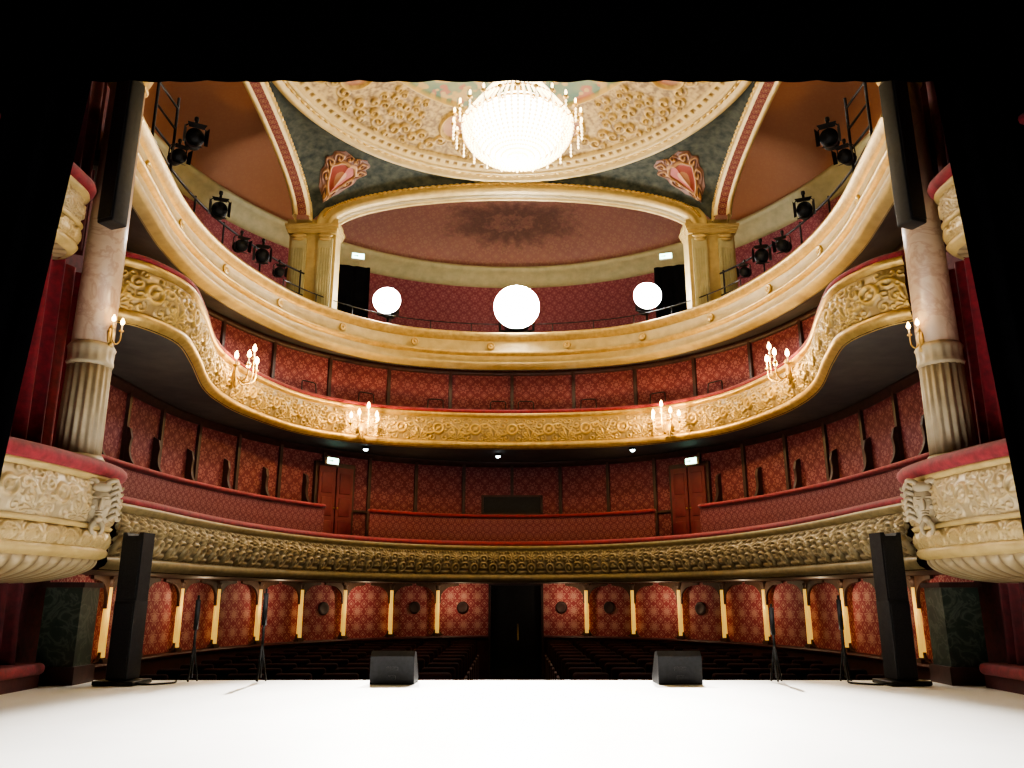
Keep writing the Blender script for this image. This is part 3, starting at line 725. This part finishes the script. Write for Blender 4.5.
for sx in(-1,1):
    nu,nv=120,120; V=[];cl_=[]
    for i in range(nu):
        for j in range(nv):
            a=(i/(nu-1)-.5)*2; bq=(j/(nv-1)-.5)*2
            wdt=(.66-.34*max(0,bq)**1.4-.22*max(0,-bq)**2.5)*(1+.07*math.cos(bq*10))
            phi=PI/4+a*.145*wdt; p=pend(phi,.14+.64*(bq+1)/2)
            aa=abs(a); inner=math.hypot(a/.52,(bq-.0)/.60)
            h=0
            h=max(h,math.exp(-((inner-1.08)/.13)**2))
            for (cx,cy,R_,kk) in((.62,-.55,.30,7),(.72,-.05,.26,7),(.62,.45,.28,7),(.25,-.86,.24,6),(.22,.84,.26,6)):
                dx=aa-cx; dy=bq-cy; rr=math.hypot(dx,dy)/R_; h=max(h,math.exp(-rr**4)*(.5+.5*math.cos(math.atan2(dy,dx)-rr*kk)))
            edge_ok=max(aa,abs(bq))<.985
            dep=(.015+.05*h+(.04*(1-inner**2) if inner<1 else 0)) if edge_ok else 0
            V.append((sx*(p.x-dep*.4),p.y-dep*.4,p.z-9.6-dep))
            if inner<.92: c=np.array((.25,.035,.03)) if math.hypot(a/.2,bq/.32)>1 else np.array((.36,.17,.09))
            else: f=min(1,max(0,(h-.3)/.4)); c=np.array((.10,.035,.025))*(1-f)+np.array((.34,.18,.07))*f
            cl_.append(c)
    o=mk('cartouche',V,gridf(nu,nv),M['paint'],loc=(0,CY,9.6),col=np.array(cl_)); tag(o,'muted red and gold cartouche shield on dark ceiling spandrel','cartouche','ceiling cartouches')
def arch(axis,pos,hs,dirn,label):
    e=empty('arch',(0,pos,SP) if axis=='x' else (pos,CY,SP)); tag(e,label,'arch','ceiling arches')
    n=90
    def ribbon(name,prof,mat):
        V=[];UV=[];s=0;pv=None
        for i in range(n):
            t=PI*i/(n-1); c=Vector((hs*math.cos(t),0,(PK-.12-SP)*math.sin(t)))
            nn=Vector((math.cos(t)*(PK-.12-SP),0,math.sin(t)*hs)).normalized()
            if pv is not None: s+=(c-pv).length
            pv=c
            for k_,(rad,dep) in enumerate(prof):
                q=c+nn*rad
                V.append((q.x,dirn*dep,q.z) if axis=='x' else (dirn*dep,q.x,q.z)); UV.append((s,k_*.15))
        return mk(name,V,gridf(n,len(prof)),mat,e,uv=UV)
    ribbon('face_moulding',[(.34,-.02),(.3,-.06),(.24,-.02),(.1,-.02),(.05,-.07),(.0,-.05),(-.03,.0)],M['cream'])
    if axis=='x':
        ribbon('soffit_moulding',[(-.03,.0),(-.03,.05),(-.05,.07),(-.05,.10),(-.03,.12),(-.03,.26),(-.05,.28)],M['cream'])
        ribbon('soffit_panel',[(-.045,.14),(-.045,.24)],M['dullgilt'])
        f=.28
    else:
        f=.2; ribbon('ornament_band',[(-.03,.0),(-.03,f)],M['band'])
    ribbon('rear_moulding',[(-.03,f),(-.07,f+.02),(-.09,f+.06),(-.05,f+.1),(0,f+.14),(.4,f+.14)],M['cream'])
    pts=[];rd=[]
    for i in range(n*6):
        t=PI*(i+.5)/(n*6); x=hs*math.cos(t)*1.035; z=(PK-.12-SP)*math.sin(t)+.165
        pts.append((x,-.03*dirn,z) if axis=='x' else (-.03*dirn,x,z)); rd.append(.015+.025*abs(math.sin(PI*i/6)))
    B().tube(pts,rd,6).obj('bead_moulding',[M['gold']],e)
arch('x',CY+HS,4.3,1,'cream moulded arch above the upper gallery')
arch('y',-HS,4.3,-1,'cream moulded side arch with red ornament band')
arch('y',HS,4.3,1,'cream moulded side arch with red ornament band')
for s in(-1,1):
    e=empty('pier',(s*4.72,17.45,5.8)); tag(e,'pale fluted pier with moulded capital in the gallery','pilaster','gallery piers')
    B().box((0,.25,1.3),(1.10,.5,2.6)).obj('body',[M['cream']],e)
    for dx in(-.30,.32):
        b=B().box((dx,-.03,1.2),(.34,.1,2.3))
        for kx in range(5): b.box((dx-.12+kx*.06,-.09,1.15),(.03,.03,1.9))
        b.obj('fluting',[M['cream2']],e)
    b=B()
    for i,(w,h) in enumerate(((1.14,.04),(1.18,.05),(1.24,.05),(1.28,.04))): b.box((0,.2,2.50+i*.055),(w,.6+i*.04,h+.02))
    for dx in(-.30,.32): b.ell((dx,-.12,2.40),(.18,.05,.06)); b.ell((dx,-.12,2.31),(.14,.04,.04))
    b.obj('capital',[M['cream']],e)
    B().box((0,.22,2.76),(1.2,.6,.14)).obj('impost',[M['cream']],e)

# ------------------------------------------------------------------ chandelier
CH=(.1,12.6,7.98)
e=empty('chandelier',CH); tag(e,'large blazing crystal chandelier with gilt arms','chandelier')
B().tube([(0,0,.9),(0,0,2.2)],.03).lathe([(.05,.3),(.1,.4),(.06,.5),(.12,.6),(.2,.75),(.12,.85),(.05,.95)]).obj('stem',[M['gold']],e)
b=B()
for rad,zz in((.93,.12),(.74,.45),(.55,.7)):
    b.tube([(rad*math.cos(2*PI*i/32),rad*math.sin(2*PI*i/32),zz) for i in range(33)],.02,6)
b.obj('ring_frame',[M['gold']],e)
def octa(b,c,r):
    x,y,z=c; b.add([(x+r,y,z),(x,y+r,z),(x-r,y,z),(x,y-r,z),(x,y,z+r*1.6),(x,y,z-r*1.6)],[(0,1,4),(1,2,4),(2,3,4),(3,0,4),(1,0,5),(2,1,5),(3,2,5),(0,3,5)],0,False)
b=B()
for i in range(56):
    a=2*PI*i/56
    for j in range(16):
        t=j/15*PI/2; rr=.97*math.cos(t)**.8+.01; octa(b,(rr*math.cos(a),rr*math.sin(a),.1-.62*math.sin(t)),.03)
    for j in range(14):
        t=j/13; rr=.95+(.55-.95)*t; octa(b,(rr*math.cos(a),rr*math.sin(a),.14+.58*t),.028)
octa(b,(0,0,-.60),.07)
o=b.obj('crystal_strands',[M['crystal']],e); o['kind']='stuff'
B().ell((0,0,.06),(.80,.80,.52),seg=24).obj('glass_bowl',[M['bowlglow']],e)
ar=B().tube([(.9,0,.1),(1.0,0,.0),(1.1,0,.02),(1.14,0,.12)],.013,6).lathe([(.01,.12),(.05,.14),(.04,.16),(.02,.16)],(1.14,0,0),10)
ab=B().lathe([(.016,.16),(.016,.2),(.022,.22),(.018,.26),(.002,.285)],(1.14,0,0),8)
ac=B()
for dz in(0,-.07,-.14,-.21): octa(ac,(1.14,0,dz+.06),.024)
ac.tube([(1.14,0,.12),(1.14,0,-.17)],.004,4)
for i in range(24):
    q=ar.obj('arm',[M['gold']],e) if i==0 else pa.copy()
    if i==0: pa=q; pb_=ab.obj('candle_bulb',[M['bulb2']],q); pc_=ac.obj('pendant_crystal',[M['crystal']],q)
    else:
        C.objects.link(q); q.parent=e
        for z in(pb_,pc_): c=z.copy(); C.objects.link(c); c.parent=q
    q.rotation_euler=(0,0,2*PI*i/24)

def light(kind,loc,energy,col=(1,.76,.46),size=.05,rot=None,spot=None,blend=.5,name='lamp_light'):
    l=bpy.data.lights.new(name,kind); l.energy=energy; l.color=col
    if kind in('POINT','SPOT'): l.shadow_soft_size=size
    if kind=='SPOT': l.spot_size=spot; l.spot_blend=blend
    o=bpy.data.objects.new(name,l); o.location=loc
    if rot: o.rotation_euler=rot
    C.objects.link(o); return o
def aim(o,t):
    d=Vector(t)-Vector(o.location); o.rotation_euler=d.to_track_quat('-Z','Y').to_euler()
WARM=(1,.66,.27)
light('POINT',(.1,12.6,7.1),230,(1,.78,.46),.15)
for i in range(3):
    a=PI/2+i*2*PI/3; light('POINT',(.1+1.4*math.cos(a),12.6+1.4*math.sin(a),8.3),70,(1,.74,.38),.1)

# ------------------------------------------------------------------ sconces
bp=B().ell((0,-.03,0),(.09,.04,.2)).ell((0,-.05,-.18),(.05,.04,.08)).ell((0,-.06,.2),(.05,.04,.05))
def armb(a,rr,zz):
    dx,dy=math.sin(a),-math.cos(a)
    pts=[(0,-.06,-.05),(dx*rr*.5,-.06+dy*rr*.5,-.16),(dx*rr*.95,-.06+dy*rr*.95,-.08),(dx*rr,-.06+dy*rr,zz)]
    b=B().tube(spl3(pts),.014,6); b.lathe([(.01,0),(.05,.02),(.045,.04),(.01,.04)],(dx*rr,-.06+dy*rr,zz),10); return b,(dx*rr,-.06+dy*rr,zz+.04)
can=B().lathe([(.016,0),(.016,.12)],seg=8); blb=B().lathe([(.014,.12),(.04,.16),(.034,.21),(.002,.27)],seg=8)
def sconce(x,y,z,rz,arms,label,en,sc=1):
    e=empty('wall_sconce',(x,y,z),rz); tag(e,label,'wall lamp','candelabra sconces'); e.scale=(sc,sc,sc)
    bp.obj('backplate',[M['gold']],e)
    for a,rr,zz in arms:
        b,tip=armb(a,rr,zz); q=b.obj('arm',[M['gold']],e)
        c=can.obj('candle',[M['candle']],q,tip); blb.obj('bulb',[M['bulb']],c)
    light('POINT',(x+math.sin(rz)*.6*sc,y-math.cos(rz)*.6*sc,z+.18),en,WARM,.06,name='sconce_light')
A5=[(-1.3,.34,.05),(-.65,.36,.1),(0,.3,.28),(.65,.36,.1),(1.3,.34,.05)]
for ratio,z in((-.3695,4.0),(-.194,3.72),(.205,3.74),(.3695,4.04)):
    q=q_for(P2,ratio,13.2 if abs(ratio)>.3 else 12); x,y,nx,ny=P2.at(q)
    sconce(x+nx*.13,y+ny*.13,z,facing(nx,ny),A5,'gilt five-candle sconce lit on the balcony front',150)
A2=[(-.8,.16,.1),(.8,.16,.1)]
sconce(-4.9,9.27,3.05,facing(.9,-.3),A2,'small two-candle gilt sconce lit on the column',5,.6)
sconce(4.98,9.27,3.0,facing(-.9,-.3),A2,'small two-candle gilt sconce lit on the column',5,.6)

# ------------------------------------------------------------------ spotlights and rigging
TX=Matrix.Rotation(PI/2,4,'X')
sp_body=B().lathe([(.08,-.28),(.12,-.25),(.13,-.05),(.13,.05),(.15,.08),(.15,.2)],(0,0,0),20,0,TX)
for zz in(-.2,-.15,-.1): sp_body.lathe([(.12,zz),(.145,zz+.01),(.145,zz+.02),(.12,zz+.03)],(0,0,0),20,0,TX)
sp_yoke=B().tube([(-.17,0,0),(-.17,0,.2),(-.12,0,.25),(.12,0,.25),(.17,0,.2),(.17,0,0)],.014,6)
sp_clamp=B().box((0,0,.29),(.05,.05,.1)).lathe([(.03,.32),(.04,.34),(.04,.38),(.03,.4)],seg=10)
sp_lens=B().lathe([(.001,.205),(.13,.205),(.13,.215),(.001,.225)],(0,0,0),24,0,TX)
big_body=B().lathe([(.05,-.28),(.10,-.25),(.12,-.05),(.15,.15),(.17,.2)],(0,0,0),28,0,TX)
big_lens=B().lathe([(.001,.20),(.172,.202),(.172,.215),(.12,.235),(.001,.25)],(0,0,0),32,0,TX)  # glowing lens made wider than its housing to stand in for glare bloom
big_yoke=B().tube([(-.13,0,0),(-.13,0,-.12),(0,0,-.15),(.13,0,-.12),(.13,0,0)],.012,6)
def spot(x,y,z,rz,label,grp,sc=1.0,big=False,tilt=0):
    e=empty('stage_spotlight',(x,y,z),0,(tilt,0,rz)); e.scale=(sc,)*3; tag(e,label,'spotlight',grp)
    if big:
        big_body.obj('body',[M['blackp']],e); big_yoke.obj('yoke',[M['metal']],e); big_lens.obj('lens',[M['lampface']],e); return e
    sp_body.obj('body',[M['blackp']],e); sp_yoke.obj('yoke',[M['metal']],e); sp_clamp.obj('clamp',[M['metal']],e); sp_lens.obj('lens',[M['grille']],e)
    for d in range(4):
        T=Matrix.Rotation(d*PI/2,4,'Y'); b=B().add([T@Vector(v) for v in((-.12,-.2,.15),(.12,-.2,.15),(.16,-.34,.2),(-.16,-.34,.2))],[(0,1,2,3)],0,False); b.obj('barn_door',[M['blackp']],e)
    return e
for s in(-1,1):
    e=empty('lighting_ladder',(s*5.85,11.9,5.8)); tag(e,'black steel lighting ladder and pipes bolted behind gallery rail','lighting rig','lighting ladders')
    for yy in(-.55,.2): B().tube([(s*-.1,yy,0),(s*-.1,yy,2.5)],.025,8).obj('upright',[M['metal']],e)
    for zz in(.7,1.1,1.5,1.9,2.3): B().tube([(s*-.1,-.55,zz),(s*-.1,.2,zz)],.02,8).obj('rung',[M['metal']],e)
    pp=P3.off(-.34)
    qs=np.linspace(5.6,11.8,30)
    for zz,rr in((1.35,.022),(.82,.018)):
        B().tube([(pp.at(s*q)[0]-s*5.85,pp.at(s*q)[1]-11.9,zz) for q in qs],rr,8).obj('pipe',[M['metal']],e)
    for q in(5.7,7.0,8.3,9.4,10.6):
        x,y,_,_=pp.at(s*q); B().tube([(x-s*5.85,y-11.9,0),(x-s*5.85,y-11.9,1.4)],.02,8).obj('post',[M['metal']],e)
    for x,y,z,r,sc in((5.5,12.3,7.62,.5,1.0),(5.62,12.0,7.1,.7,.8),(5.5,13.7,6.98,.4,.95),(5.22,15.5,6.85,.3,.95),(5.42,14.7,6.72,.6,.8),(5.05,16.1,6.75,.5,.7)):
        spot(s*x,y,z,-s*(r),'black theatre spotlight with barn doors on side rig','side rig spotlights',sc,tilt=.25)
def bright(x,y,z,sc):
    rz=facing(-x*.4,-y)
    e=spot(x,y,z,rz,'lit stage spotlight with glaring white lens on gallery rail','lit gallery spotlights',sc,True)
    d=Vector((-x*.4,-y,0)).normalized()
    L_=light('SPOT',(x+d.x*1.0,y+d.y*1.0,z),24000,(1,.96,.90),.15,spot=.56,blend=.5,name='stage_beam'); aim(L_,(x*.3,6.2,-1.0))
    return e
for x,y,z in((-3.12,19.0,7.05),(3.35,18.8,7.1)): bright(x,y,z,1.95)
bright(.12,19.6,7.0,3.3)
for x,y,zz in((-3.12,19.0,6.75),(3.35,18.8,6.80),(.12,19.6,6.5)):
    e=empty('lighting_stand',(x,y,5.78)); tag(e,'black steel pole stand carrying gallery spotlight','lighting stand','gallery lighting stands')
    B().tube([(0,0,.02),(0,0,zz-5.78)],.03).obj('pole',[M['metal']],e); B().lathe([(.2,0),(.2,.03),(.05,.06)]).obj('base',[M['metal']],e)

def exit_sign(x,y,z,rz):
    e=empty('exit_sign',(x,y,z),rz); tag(e,'illuminated green and white emergency exit sign','exit sign','exit signs')
    B().rbox((0,0,0),(.34,.08,.17),.01).obj('housing',[M['candle']],e)
    B().box((0,-.045,0),(.31,.012,.14)).obj('sign_face',[M['exit']],e)
    b=B().extr([(-.1,-.01),(-.02,-.01),(-.02,-.035),(.03,0),(-.02,.035),(-.02,.01),(-.1,.01)],.006,0,Matrix.Translation((-.02,-.055,0)))
    b.obj('arrow_pictogram',[M['exitg']],e)
for s in(-1,1):
    x,y,nx,ny=W1.at(s*(QD+.25)); exit_sign(x+nx*.3,y+ny*.3,3.1,facing(nx,ny))
    exit_sign(s*4.05,19.5,8.62,facing(-s*.3,-1))
    curtain('masking_drape',(s*3.85,20.2),(s*4.75,19.9),5.82,8.6,M['black'],'tall black drape hanging at back of the gallery','drape',.03,.3)
for x,y in((-.35,19.9),(2.9,19.0),(-3.5,18.9)):
    e=empty('soffit_lamp',(x,y,3.44)); tag(e,'small white downlight under the second tier','ceiling lamp','small soffit lamps')
    B().lathe([(.07,-.0),(.09,-.02),(.07,-.06)],seg=16).obj('ring',[M['metal']],e,(0,0,0)); B().ell((0,0,-.06),(.055,.055,.04)).obj('bulb',[M['whitelamp']],e)
e=empty('projection_window',(0,W1.at(0)[1]-.06,2.3)); tag(e,'dark control room window in wooden frame','window')
B().box((0,0,0),(1.5,.05,.42)).obj('glass',[M['blackp']],e); B().box((0,-.01,.23),(1.6,.08,.05)).box((0,-.01,-.23),(1.6,.08,.05)).box((-.78,-.01,0),(.05,.08,.5)).box((.78,-.01,0),(.05,.08,.5)).obj('frame',[M['wood']],e)

# ------------------------------------------------------------------ loudspeakers
def line_array(s):
    e=empty('hanging_speaker',(s*4.64,8.5,4.15)); tag(e,'slim black column loudspeaker hanging beside the column','loudspeaker','hanging loudspeakers')
    b=B().rbox((0,0,.95),(.24,.22,1.9),.02); b.obj('cabinet',[M['blackp']],e,(0,0,0),s*.35)
    b=B().box((0,-.115,.95),(.2,.015,1.82)); b.obj('front_grille',[M['grille']],e,(0,0,0),s*.35)
    B().tube([(0,0,1.89),(0,0,3.4)],.012).box((0,0,1.93),(.2,.2,.05)).obj('flying_bracket',[M['metal']],e)
line_array(-1); line_array(1)
for s in(-1,1):
    e=empty('floor_speaker',(s*4.52,9.85,-1.0),s*.1); tag(e,'tall slim black column loudspeaker standing on stage edge','loudspeaker','standing loudspeakers')
    B().rbox((0,0,.03),(.5,.42,.05),.015).obj('base_plate',[M['metal']],e)
    b=B().rbox((0,0,.5),(.26,.28,.88),.012).extr([(-.13,.0),(.13,.0),(.13,.8),(.08,.8),(.065,.76),(-.065,.76),(-.08,.8),(-.13,.8)],.25,0,Matrix.Translation((0,0,.93)))
    b.obj('cabinet',[M['blackp']],e); B().box((0,-.145,.5),(.22,.015,.8)).obj('front_grille',[M['grille']],e); B().box((0,-.13,1.3),(.22,.015,.66)).obj('front_grille',[M['grille']],e)
    B().tube(spl3([(0,.1,.03),(-s*.3,-.1,.015),(-s*.55,.1,.015),(-s*.5,.3,.015)]),.012,6).obj('cable',[M['blackp']],e)
for x in(-1.39,1.95):
    e=empty('stage_monitor',(x,10.02,-1.0),(-.03 if x<0 else .04)); tag(e,'black wedge stage monitor loudspeaker at stage front','loudspeaker','wedge monitors'); e.scale=(.86,.86,.86)
    poly=[(-.2,0),(.2,0),(.235,.07),(-.02,.41),(-.13,.43),(-.2,.36)]
    T=Matrix.Rotation(PI/2,4,'Z')
    B().extr(poly,.6,0,T).obj('cabinet',[M['blackp']],e)
    g_=B().add([T@Vector(v) for v in((.19,-.28,.145),(.19,.28,.145),(.0,.28,.395),(.0,-.28,.395))],[(0,1,2,3)],0,False)
    for i_,v in enumerate(g_.v): g_.v[i_]=v+Vector((0,.012,.012))
    g_.obj('front_grille',[M['grille']],e)
    B().box((0,-.202,.2),(.16,.01,.05)).obj('handle',[M['metal']],e)
    B().box((0,-.204,.09),(.1,.01,.05)).obj('connector_plate',[M['metal']],e)
for x,h in((-3.0,1.08),(-3.82,1.0),(3.15,.9),(3.98,1.0)):
    e=empty('microphone_stand',(x,10.1,-1.0)); tag(e,'folded black tripod microphone stand at stage edge','stand','stands along the stage edge')
    B().tube([(0,0,.05),(0,0,h)],[.018,.014],8).obj('pole',[M['metal']],e); B().tube([(0,0,h*.6),(0,0,h*.95)],.03,8).obj('clutch',[M['blackp']],e)
    for a in(0.4,2.5,4.6): B().tube([(0,0,.45),(.07*math.cos(a),.07*math.sin(a),.012)],.012,6).obj('leg',[M['metal']],e)
# ------------------------------------------------------------------ added fill lights, unseen and without fixtures
for q in(-11.4,-8.9,-6.4,-3.85,-1.3,1.3,3.85,6.4,8.9,11.4):
    x,y,nx,ny=WP.off(.6).at(q); light('POINT',(x,y,-.05),13,(1,.78,.50),.03,name='stalls_fill')
for q in(-11,-7.5,-2.6,2.6,7.5,11):
    x,y,nx,ny=W1.off(.9).at(q); light('POINT',(x,y,2.7),3.6,WARM,.04,name='tier_fill')
for q in(-11,-7.5,-4.5,-1.5,1.5,4.5,7.5,11):
    x,y,nx,ny=W2.off(.62).at(q); light('POINT',(x,y,5.0),2.4,(1,.80,.6),.04,name='tier_fill')
for q in(-11,-5.5,0,5.5,11):
    x,y,nx,ny=W3.off(1.8).at(q); light('POINT',(x,y,8.3),26,(1,.84,.66),.08,name='gallery_fill')

# ------------------------------------------------------------------ world, camera
w=bpy.data.worlds.new('World'); bpy.context.scene.world=w; w.use_nodes=True
w.node_tree.nodes['Background'].inputs[0].default_value=(.9,.75,.6,1); w.node_tree.nodes['Background'].inputs[1].default_value=.015
cam=bpy.data.cameras.new('camera'); cam.lens=28.125; cam.sensor_width=36; cam.clip_end=200
co=bpy.data.objects.new('camera',cam); C.objects.link(co); co.location=(0,0,0); co.rotation_euler=(math.radians(90+14.8),0,0)
bpy.context.scene.camera=co
for o in bpy.data.objects:
    if o.parent is None: o.location.z+=EYE
